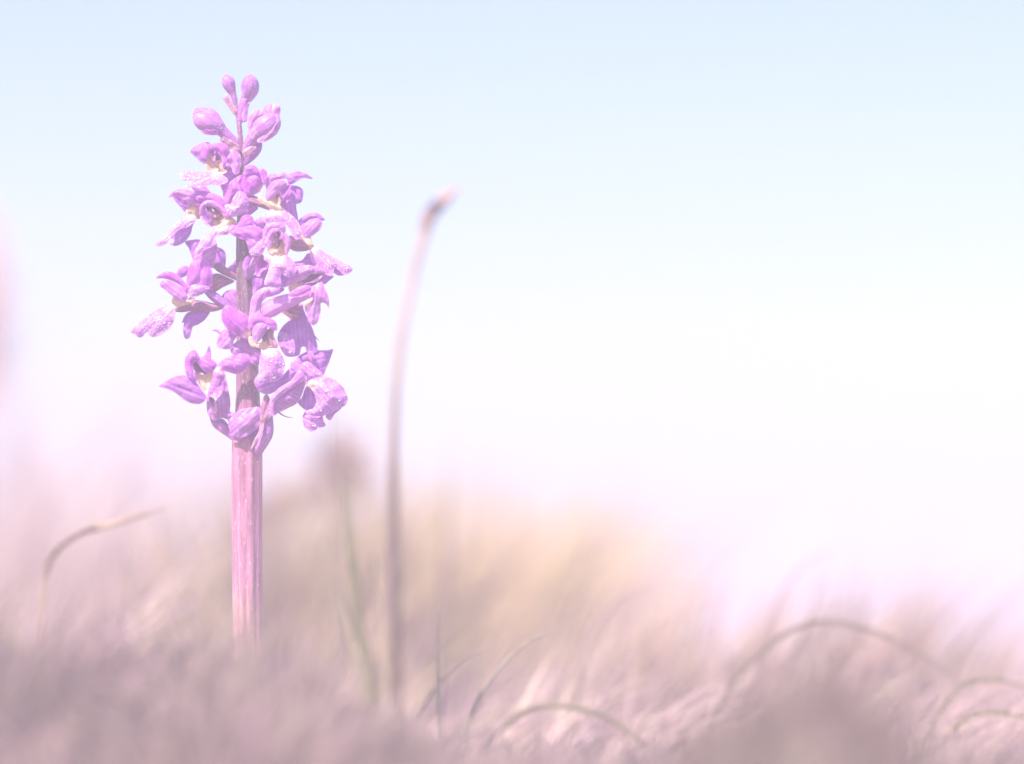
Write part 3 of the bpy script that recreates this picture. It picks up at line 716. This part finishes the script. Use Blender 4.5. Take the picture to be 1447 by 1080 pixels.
# ---- flower O: lower left
fl = flower('flower', '8', 0, 0, 2.6, [(385, 340), (430, 345), (500, 335), (560, 300), (578, 330), (535, 430), (500, 520), (455, 480), (420, 420)], bulge=-.4, base=(490, 440), cream=17)
sheet(fl, 'sepal', LIL, '8', [(88, 457), (160, 408), (240, 370), (330, 368), (390, 408), (450, 488), (492, 545), (462, 592), (400, 607), (310, 577), (230, 512), (150, 475)], d=3.4, bulge=1.2, crease=.7)
sheet(fl, 'hood', MAG, '8', [(308, 300), (318, 200), (385, 148), (420, 188), (428, 218), (382, 262), (378, 310), (405, 380), (430, 430), (370, 395), (325, 362)], d=4.2, bulge=.9)
sheet(fl, 'hood', MAG, '8', [(400, 235), (430, 212), (500, 212), (578, 265), (550, 325), (490, 335), (440, 290)], d=4.0, bulge=.9)
sheet(fl, 'sepal', LIL, '8', [(463, 215), (490, 170), (513, 113), (527, 160), (524, 228)], d=1.8, bulge=.4)
sheet(fl, 'column_shade', DRK, '8', [(378, 270), (415, 245), (480, 310), (495, 350), (440, 358), (390, 325)], d=3.2, bulge=-.3, dew=0)
sheet(fl, 'lip', MAG, '8', [(555, 320), (620, 240), (700, 200), (780, 178), (850, 198), (858, 260), (812, 322), (740, 352), (660, 332), (612, 345), (600, 420), (560, 500), (500, 543), (520, 445), (545, 380)], d=5.2, bulge=1.0, base=(590, 320), cream=5)
sheet(fl, 'spur', PLM, '8', [(505, 540), (560, 500), (595, 420), (600, 345), (640, 340), (662, 420), (682, 520), (693, 600), (690, 670), (745, 690), (715, 750), (620, 725), (560, 748), (503, 690), (493, 600)], d=2.2, bulge=2.0)
sheet(fl, 'column_shade', DRK, '8', [(512, 545), (560, 570), (582, 640), (562, 692), (522, 630)], d=4.5, bulge=-.2, dew=0, thick=.1)  # not a column: dark sheet painting the shade in the hollow
sheet(fl, 'bract', PLM, '8', [(515, 690), (560, 730), (630, 735), (685, 795), (735, 880), (720, 930), (690, 900), (580, 825), (538, 780)], d=1.0, bulge=.9)
flush_dew(fl)

# ---- petal P: lowest, across the stem
fl = flower('flower', '8', 0, 0, 4.4, [(678, 765), (718, 700), (790, 650), (870, 638), (942, 638), (948, 720), (932, 800), (860, 860), (790, 893), (735, 880), (688, 825)], cmat=PLM, bulge=1.4, dew=.1)
sheet(fl, 'bract', LIL, '8', [(680, 850), (740, 880), (800, 893), (870, 855), (930, 800), (945, 850), (900, 940), (880, 960), (870, 890), (780, 920), (700, 900)], d=2.9, bulge=.4)
tube(fl, 'ovary', PLM, '8', [(690, 740, 18, 1.5), (720, 790, 34, 2), (730, 860, 30, 1.6), (740, 930, 14, 0)], sides=16)
flush_dew(fl)
flush_dew(ROOT)

# ------------------------------------------------------------------ grass
def ribbon_mesh(name, blades, nseg=6):
    """blades: list of (centre points [m,3], half width, colour, tilt). One mesh, folded tapered ribbons."""
    Vs, Fs, Cs = [], [], []
    base = 0
    for pts, hw, col, ang in blades:
        m = len(pts)
        tg = np.gradient(pts, axis=0); tg /= np.linalg.norm(tg, axis=1)[:, None] + 1e-12
        side0 = np.array([math.cos(ang), math.sin(ang), 0.0])
        sd = side0 - tg * (tg @ side0)[:, None]; sd /= np.linalg.norm(sd, axis=1)[:, None] + 1e-12
        nn = np.cross(tg, sd)
        hwid = hw if hasattr(hw, '__len__') else hw * np.clip(1.15 * (1 - np.linspace(0, 1, m) ** 2.2), 0.06, 1)
        hwid = np.asarray(hwid)[:, None]
        L = pts - sd * hwid; R = pts + sd * hwid; C = pts + nn * hwid * 0.35
        Vs.append(np.stack([L, C, R], 1).reshape(-1, 3))
        i = np.arange(m - 1) * 3 + base
        Fs.append(np.concatenate([np.stack([i, i + 1, i + 4, i + 3], -1), np.stack([i + 1, i + 2, i + 5, i + 4], -1)]))
        Cs.append(np.tile(np.array([*col, 1.0]), (m * 3, 1)))
        base += m * 3
    Vs = np.concatenate(Vs); Fs = np.concatenate(Fs); Cs = np.concatenate(Cs)
    me = bpy.data.meshes.new(name)
    me.vertices.add(len(Vs)); me.vertices.foreach_set('co', Vs.ravel())
    me.loops.add(len(Fs) * 4); me.loops.foreach_set('vertex_index', Fs.ravel())
    me.polygons.add(len(Fs)); me.polygons.foreach_set('loop_start', np.arange(len(Fs)) * 4)
    me.polygons.foreach_set('use_smooth', np.ones(len(Fs), bool))
    me.update(calc_edges=True)
    a = me.color_attributes.new('tint', 'FLOAT_COLOR', 'POINT'); a.data.foreach_set('color', Cs.ravel())
    return me

def turf(name, n, xr, yr, lenf, wid, cols, lean=(0.2, 0.0), seg=5, keep=None, jit=0.35):
    """n blades scattered on the ground in a wedge in front of the lens."""
    blades = []
    tries = 0
    while len(blades) < n and tries < n * 8:
        tries += 1
        y = yr[0] + (yr[1] - yr[0]) * random.random()
        dist = y + D
        px = random.uniform(*xr)
        x = (px - 723.5) * S * dist / D
        L = lenf(px, y) * random.uniform(0.55, 1.15)
        if L <= 0: continue
        z = float(ground_z(x, y)) - 0.001
        lx = lean[0] + max(-1.6 * jit, min(1.6 * jit, random.gauss(0, jit))); ly = lean[1] + max(-1.6 * jit, min(1.6 * jit, random.gauss(0, jit)))
        t = np.linspace(0, 1, seg)[:, None]
        curl = random.uniform(0.2, 0.9)
        dirv = np.array([lx, ly, 1.0]); dirv /= np.linalg.norm(dirv)
        pts = np.array([x, y, z]) + dirv * L * t + np.array([lx, ly, -0.25 * abs(lx)]) * L * curl * t ** 2
        c = np.array(random.choice(cols(px) if callable(cols) else cols)) * random.uniform(0.8, 1.2)
        blades.append((pts, wid * random.uniform(0.6, 1.3), c, random.uniform(0, math.pi)))
    return blades

STRAW = [(0.60, 0.45, 0.36), (0.66, 0.50, 0.38), (0.54, 0.39, 0.32), (0.44, 0.39, 0.23), (0.62, 0.44, 0.40)]
MAUVE = [(0.33, 0.22, 0.20), (0.38, 0.25, 0.25), (0.29, 0.23, 0.16), (0.42, 0.28, 0.26), (0.26, 0.22, 0.14), (0.34, 0.28, 0.17)]
MOSS = [(0.27, 0.20, 0.15), (0.23, 0.18, 0.12), (0.31, 0.22, 0.18)]
CREAM = [(0.74, 0.58, 0.22), (0.68, 0.50, 0.22), (0.62, 0.52, 0.16), (0.68, 0.48, 0.26)]

bl = turf('t', 15000, (-250, 1700), (-0.33, -0.04), lambda px, y: 0.010 + (0.012 + 0.022 * (px < 290)) * (y > -.18) * max(0, noise.noise(Vector((px / 28.0, y * 30, 0)))), 0.0004, lambda px: MOSS if 940 < px < 1290 else MAUVE, lean=(0.25, 0), jit=0.45)
tag(link('foreground_turf', ribbon_mesh('foreground_turf', bl), GRS), 'low blurred mauve brown turf along the bottom of the view', 'grass', kind='stuff')
bl = turf('t', 5200, (-250, 1700), (0.07, 0.5), lambda px, y: 0.013 + 0.016 * (px > 600) + 0.01 * (px < 280), 0.00045, STRAW + MAUVE[:2], lean=(0.55, 0), jit=0.3, seg=7)
tag(link('meadow_turf', ribbon_mesh('meadow_turf', bl), GRS), 'fine dry meadow grass leaning right around the orchid', 'grass', kind='stuff')
TOPX = [-200, 0, 60, 150, 250, 330, 420, 560, 640, 720, 800, 830, 900, 1000, 1060, 1150, 1190, 1250, 1330, 1400, 1450, 1700]
TOPY = [480, 500, 540, 610, 680, 680, 640, 650, 650, 650, 690, 850, 830, 750, 820, 750, 730, 780, 800, 850, 890, 940]
def far_len(px, y):
    dist = y + D
    x = (px - 723.5) * S * dist / D
    top = CAM.z + (900 - np.interp(px, TOPX, TOPY)) * S * dist / D
    patch = 0.5 + 0.8 * noise.noise(Vector((x * 30, y * 5, 3.1)))
    return float(np.clip((top - ground_z(x, y)) * (0.25 + 1.25 * patch), 0.01, 0.25))
bl = turf('t', 1700, (-250, 1700), (0.35, 1.5), far_len, 0.0007, lambda px: CREAM if random.random() < math.exp(-((px - 620) / 190) ** 2) else STRAW, lean=(0.4, 0), jit=0.22, seg=7)
tag(link('background_grass', ribbon_mesh('background_grass', bl), GRS), 'soft blurred pale straw grass behind the orchid', 'grass', kind='stuff')

def blade(name, pts, width, col, label, cat='grass', ang=0.0, group=None, prof=None, n=8):
    """pts: (px, py, dist). Grows from the ground below its first point."""
    P = [np.array(V(*p)) for p in pts]
    g = P[0].copy(); g[2] = float(ground_z(g[0], g[1])) - 0.002
    if g[2] < P[0][2] - 0.001: P = [g] + P
    C = crom(P, n)
    org = Vector(C[0])
    C = C - C[0]
    hw = width * 0.5 if prof is None else width * 0.5 * np.interp(np.linspace(0, 1, len(C)), *prof)
    o = link(name, ribbon_mesh(name, [(C, hw, np.array(col), ang)]), GRS, None, org)
    m = o.modifiers.new('thickness', 'SOLIDIFY'); m.thickness = 0.00025
    if label: tag(o, label, cat, group)
    return o

def px2m(px, dist): return px * S * dist / D

blade('bent_grass_blade', [(52, 960, .87), (60, 860, .87), (66, 805, .87), (88, 772, .865), (125, 750, .86), (170, 737, .86), (234, 718, .86)], px2m(11, .87), (0.46, 0.33, 0.20),
      'dry grass blade at far left bent sharply over to the right', prof=([0, .35, .6, .75, .9, 1], [1, .7, .8, 1, .6, .05]))
blade('upright_grass_blade', [(619, 1010, .83), (618.5, 940, .83), (619.5, 868, .83)], px2m(3, .8), (0.30, 0.28, 0.14), 'short thin straight grass blade right of the dry stalk')
blade('arching_grass_blade', [(640, 1075, .83), (675, 990, .83), (715, 935, .83), (755, 903, .83), (797, 889, .83)], px2m(5, .83), (0.38, 0.32, 0.20), 'slender blade arching right with its tip above the mossy sprig')
blade('arching_grass_blade', [(570, 1050, .85), (610, 980, .85), (650, 935, .85), (700, 908, .85)], px2m(5, .85), (0.42, 0.33, 0.24), 'lower slender blade arching just right of the dry stalk base')
blade('arching_grass_blade', [(800, 1050, .90), (830, 920, .90), (860, 865, .90), (885, 842, .90), (922, 828, .90)], px2m(6, .9), (0.36, 0.28, 0.2), 'soft arching blade at middle right above the empty lawn gap')
blade('arching_grass_blade', [(1060, 1050, .93), (1085, 900, .93), (1105, 840, .93), (1135, 800, .93), (1180, 778, .93)], px2m(6, .93), (0.42, 0.3, 0.24), 'highest arching blade on the right side, very faint')
for (x0, y0, x1, y1, x2, y2, wd, c, lb) in [
        (520, 960, 500, 840, 482, 640, 15, (0.24, 0.23, 0.06), 'broad soft green blade left of the dry stalk'),
        (528, 970, 508, 860, 494, 700, 11, (0.24, 0.22, 0.06), 'short green blade hugging the broad green blade on its right'),
        (505, 960, 480, 830, 465, 755, 10, (0.38, 0.34, 0.16), 'olive blade leaning left nearest the orchid stem'),
        (482, 930, 474, 760, 471, 560, 4, (0.36, 0.30, 0.2), 'very thin tall blade rising in front of the brown seed head'),
        (545, 960, 540, 850, 524, 700, 7, (0.5, 0.42, 0.22), 'yellowish blade touching the dry stalk on its left')]:
    blade('green_grass_blade', [(x0, y0 + 60, .88), (x0, y0, .88), (x1, y1, .88), (x2, y2, .88)], px2m(wd, .88), c, lb)
blade('leaning_grass_blade', [(205, 960, .9), (195, 880, .9), (182, 820, .9), (168, 762, .9)], px2m(5, .9), (0.42, 0.33, 0.2), 'thin blade leaning left under the tip of the bent blade')
blade('leaning_grass_blade', [(190, 960, .9), (198, 880, .9), (212, 820, .9)], px2m(4, .9), (0.36, 0.3, 0.2), 'thin short blade leaning right crossing the left leaning one')

# dry stalk with its nodding head
def stalk_tube(name, pts, mat, tint, parent=None, porg=None, sides=14, n=8, rib=.06, ribs=5):
    Q = [(*V(p[0], p[1], p[2]), p[3] * S * p[2] / D) for p in pts]
    C = crom(Q, n)
    P = [Vector(c[:3]) for c in C]
    org = P[0]
    verts, faces = [], []
    side = None; m = len(P)
    for i in range(m):
        tg = (P[min(i + 1, m - 1)] - P[max(i - 1, 0)]).normalized()
        if side is None: side = tg.cross(FWD)
        side = (side - tg * side.dot(tg)).normalized(); bn = tg.cross(side)
        for s in range(sides):
            a = 2 * math.pi * s / sides
            rr = C[i, 3] * (1 + rib * math.cos(ribs * a + i * .15))
            verts.append(P[i] + (side * math.cos(a) + bn * math.sin(a)) * rr - org)
    for i in range(m - 1):
        for s in range(sides):
            a, b = i * sides + s, i * sides + (s + 1) % sides
            faces.append((a, b, b + sides, a + sides))
    faces.append(tuple(range(sides))[::-1]); faces.append(tuple((m - 1) * sides + s for s in range(sides)))
    me = np_mesh(name, verts, faces)
    a = me.color_attributes.new('tint', 'FLOAT_COLOR', 'POINT')
    tt = np.linspace(0, 1, m).repeat(sides)
    cols = np.stack([np.interp(tt, [k[0] for k in tint], [k[1][j] for k in tint]) for j in range(3)] + [np.ones(len(tt))], -1)
    a.data.foreach_set('color', cols.ravel())
    return link(name, me, mat, parent, org, porg), org

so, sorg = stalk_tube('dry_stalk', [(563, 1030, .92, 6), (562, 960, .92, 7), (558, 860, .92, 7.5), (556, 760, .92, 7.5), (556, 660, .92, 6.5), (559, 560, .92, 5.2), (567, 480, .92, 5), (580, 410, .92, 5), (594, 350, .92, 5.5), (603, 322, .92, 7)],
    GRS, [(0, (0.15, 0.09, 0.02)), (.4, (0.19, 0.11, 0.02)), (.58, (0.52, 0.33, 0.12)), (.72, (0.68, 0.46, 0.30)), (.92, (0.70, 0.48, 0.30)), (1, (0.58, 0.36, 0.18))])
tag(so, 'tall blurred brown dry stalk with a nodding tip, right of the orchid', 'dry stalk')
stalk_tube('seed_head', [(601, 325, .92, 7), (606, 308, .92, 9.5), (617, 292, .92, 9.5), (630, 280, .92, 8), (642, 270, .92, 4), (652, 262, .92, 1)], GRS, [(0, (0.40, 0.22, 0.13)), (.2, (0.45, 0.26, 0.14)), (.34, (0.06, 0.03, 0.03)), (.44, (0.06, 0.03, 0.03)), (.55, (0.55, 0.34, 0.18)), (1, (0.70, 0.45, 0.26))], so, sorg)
stalk_tube('leaf_sheath', [(552, 900, .915, 4), (549, 780, .915, 5), (552, 660, .915, 4), (557, 560, .915, 4), (558, 540, .915, 1.5)], GRS, [(0, (0.3, 0.22, 0.14)), (1, (0.42, 0.30, 0.2))], so, sorg)

# soft tufts and heads behind
def tuft(name, px, topy, dist, n, spread, cols, label, lean=0.2, wid=0.0009, jit=.25):
    x = (px - 723.5) * S * dist / D; y = dist - D
    z = float(ground_z(x, y)) - 0.003
    H = CAM.z + (900 - topy) * S * dist / D - z
    bl = []
    for _ in range(n):
        bx = random.gauss(0, spread * 0.4); by = random.gauss(0, spread * 0.3)
        L = H * random.uniform(.5, 1.05)
        lx = lean + random.gauss(0, jit); ly = random.gauss(0, jit)
        t = np.linspace(0, 1, 7)[:, None]
        pts = np.array([bx, by, float(ground_z(x + bx, y + by)) - z - .004]) + np.array([lx * .5, ly * .5, 1]) * L * t + np.array([lx, ly, -.25 * abs(lx)]) * L * .6 * t ** 2
        bl.append((pts, wid * random.uniform(.6, 1.3), np.array(random.choice(cols)) * random.uniform(.8, 1.15), random.uniform(0, 3.14)))
    o = link(name, ribbon_mesh(name, bl), GRS, None, Vector((x, y, z)))
    tag(o, label, 'grass tuft')
random.seed(23)
bl = turf('t', 950, (-250, 1700), (0.12, 0.45), lambda px, y: min(0.085, far_len(px, y) * (0.85 if px > 300 else 0.7)), 0.00038, lambda px: (CREAM[2:] if abs(px - 620) < 200 and random.random() < .5 else STRAW[2:]) + [(0.40, 0.33, 0.19), (0.42, 0.28, 0.20)], lean=(0.45, 0), jit=0.2, seg=8)
tag(link('wispy_grass', ribbon_mesh('wispy_grass', bl), GRS), 'wispy leaning grass just behind the orchid', 'grass', kind='stuff')
bl = turf('t', 420, (262, 440), (-0.19, -0.09), lambda px, y: 0.019, 0.00035, STRAW[2:] + MAUVE, lean=(0.15, 0), jit=0.22, seg=7)
o = link('foot_grass_tuft', ribbon_mesh('foot_grass_tuft', bl), GRS)
tag(o, 'soft pinkish grass tuft hiding the foot of the orchid stem', 'grass tuft')
tuft('cream_grass_tuft', 600, 640, 1.3, 520, .06, CREAM, 'soft cream yellow tuft just right of the dry stalk', .25)
tuft('cream_grass_tuft', 740, 670, 1.35, 260, .05, CREAM[:2] + STRAW, 'soft cream tuft farthest right of the two behind the stalk', .3)
tuft('pink_grass_tuft', 40, 560, 1.25, 130, .06, STRAW, 'tall faint pink straw tuft at the left edge', .15)
tuft('pink_grass_tuft', 160, 660, 1.25, 130, .05, STRAW, 'lower pink straw tuft between left edge and orchid stem', .1)
tuft('olive_grass_tuft', 450, 640, 1.1, 560, .05, [(0.46, 0.38, 0.14), (0.50, 0.34, 0.18), (0.40, 0.32, 0.12)], 'olive brown tuft directly right of the orchid stem', .05)

def brown_head(name, px, py, dist, r, label, stem_px, squash=1.0, tilt=0.0, cols=((.52, .36, .25), (.44, .30, .20), (.58, .42, .30))):
    """A withered flower head of many bracts on a stalk."""
    c = V(px, py, dist); k = S * dist / D
    g = V(stem_px, 900, dist); g.z = float(ground_z(g.x, g.y)) - .003
    org = Vector(g)
    root = link(name, None, None, None, org)
    tag(root, label, 'withered flower')
    C = crom([g - org, (g - org) * .3 + (c - org) * .7, c - org], 8)
    link('stalk', ribbon_mesh('stalk', [(C, np.full(len(C), .0012), np.array((.34, .24, .18)), 0)]), GRS, root)
    bl = []
    R = r * k
    for _ in range(150):
        th = random.uniform(0, 2 * math.pi); ph = math.acos(random.uniform(-1, 1))
        dv = np.array([math.sin(ph) * math.cos(th), math.sin(ph) * math.sin(th), math.cos(ph)])
        t = np.linspace(.1, 1, 5)[:, None]
        q = dv * R * np.array([1, .7, squash]) * random.uniform(.7, 1.1)
        ca, sa = math.cos(tilt), math.sin(tilt)
        q = np.array([q[0] * ca - q[2] * sa, q[1], q[0] * sa + q[2] * ca])
        bl.append((np.array(c - org) + q * t, R * .2, np.array(random.choice(cols)), random.uniform(0, 3.14)))
    link('bracts', ribbon_mesh('bracts', bl), GRS, root)
brown_head('withered_flower', 484, 665, 1.2, 60, 'round brown withered flower head between orchid and dry stalk', 486, 1.15)
brown_head('withered_flower', 382, 728, 1.2, 95, 'slanting brown withered flower head partly behind the orchid stem', 400, .35, .62)
brown_head('withered_flower', -32, 445, 1.5, 60, 'brown withered head cut off by the left edge', -30, 2.6, 0, ((.85, .50, .25), (.75, .42, .22)))

BRN = [(0.40, 0.27, 0.15), (0.36, 0.27, 0.12), (0.48, 0.32, 0.22)]
tuft('brown_grass_tuft', 870, 815, .98, 110, .018, BRN, 'faint beige tuft nearest the bright gap right of centre', .35, .0006)
tuft('brown_grass_tuft', 1020, 795, 1.0, 100, .018, BRN, 'beige brown tuft between the bright gap and the pale mossy sprig', .35, .0006)
tuft('brown_grass_tuft', 1180, 760, 1.0, 140, .022, BRN, 'tallest beige brown tuft on the right, above the blurred hump', .35, .0006)
tuft('brown_grass_tuft', 1310, 840, 1.0, 80, .02, BRN, 'low beige brown tuft closest to the right edge', .3, .0006)

# mossy creeping sprigs
def sprig(name, pts, width, col, label, fuzz=150, flen=11):
    d0 = pts[0][2]
    P = [np.array(V(*p)) for p in pts]
    C = crom(P, 12)
    g = C[0].copy(); g[2] = min(g[2], float(ground_z(g[0], g[1])) - .001)
    C = np.concatenate([[g], C])
    org = Vector(C[0]); C = C - C[0]
    k = S * d0 / D
    hw = width * k * .5 * np.interp(np.linspace(0, 1, len(C)), [0, .7, 1], [1, .8, .3])
    root = link(name, ribbon_mesh(name, [(C, hw, np.array(col), 0), (C, hw, np.array(col), math.pi / 2)]), GRS, None, org)
    tag(root, label, 'moss sprig')
    bl = []
    for _ in range(fuzz):
        i = random.randrange(2, len(C) - 1)
        tgt = C[min(i + 1, len(C) - 1)] - C[i - 1]; tgt /= np.linalg.norm(tgt)
        dv = tgt * .8 + rng.normal(0, .5, 3); dv /= np.linalg.norm(dv)
        L = flen * k * random.uniform(.5, 1.3)
        t = np.linspace(0, 1, 4)[:, None]
        bl.append((C[i] + dv * L * t, k * 1.0, np.array(col) * random.uniform(.8, 1.2), random.uniform(0, 3.14)))
    link('leaflets', ribbon_mesh('leaflets', bl), GRS, root, Vector((0, 0, 0)))
SG = (0.30, 0.27, 0.10)
sprig('moss_sprig', [(655, 1100, .86), (700, 1040, .86), (740, 1006, .86), (775, 998, .86), (815, 1001, .86), (860, 1016, .86), (905, 1048, .86), (945, 1085, .86)], 8, SG, 'green mossy sprig arching over at the bottom centre')
sprig('moss_sprig', [(1000, 1040, .88), (1040, 960, .88), (1090, 910, .88), (1140, 882, .88), (1190, 880, .88), (1250, 898, .88), (1310, 930, .88), (1350, 960, .88)], 8, (.32, .25, .13), 'pale mossy sprig arching behind the dark blurred hump')
sprig('moss_sprig', [(1290, 1090, .86), (1320, 1020, .86), (1355, 972, .86), (1400, 960, .86), (1455, 972, .86)], 6, SG, 'upper mossy sprig running off the right edge')
sprig('moss_sprig', [(1280, 1120, .85), (1330, 1050, .85), (1375, 1012, .85), (1420, 1008, .85), (1470, 1022, .85)], 6, SG, 'lowest mossy sprig in the bottom right corner')
for (a, b_, c_, lb) in [((730, 1080), (775, 1000), (800, 945), 'side shoot rising right from the bend of the centre sprig'),
                        ((800, 1075), (775, 1020), (764, 990), 'short reddish side shoot under the bend of the centre sprig'),
                        ((1110, 960), (1140, 885), (1165, 820), 'faint side shoot rising from the bend of the pale sprig'),
                        ((1330, 1060), (1358, 968), (1385, 905), 'side shoot rising from the bend of the upper right sprig')]:
    blade('side_shoot', [(a[0], a[1], .92), (b_[0], b_[1], .92), (c_[0], c_[1], .92)], px2m(7, .88), (.34, .24, .17), lb, 'shoot')

# repeats share a group phrase
GROUPS = {'arching_grass_blade': 'arching grass blades in the meadow', 'green_grass_blade': 'upright green blades left of the dry stalk',
          'leaning_grass_blade': 'thin blades under the bent blade', 'cream_grass_tuft': 'cream tufts behind the dry stalk',
          'pink_grass_tuft': 'pink straw tufts at the left', 'brown_grass_tuft': 'beige brown tufts along the right',
          'withered_flower': 'withered flower heads behind', 'moss_sprig': 'mossy sprigs creeping in the turf', 'side_shoot': 'side shoots of the mossy sprigs'}
for o in sc.objects:
    k = o.name.split('.')[0]
    if o.parent is None and k in GROUPS: o['group'] = GROUPS[k]
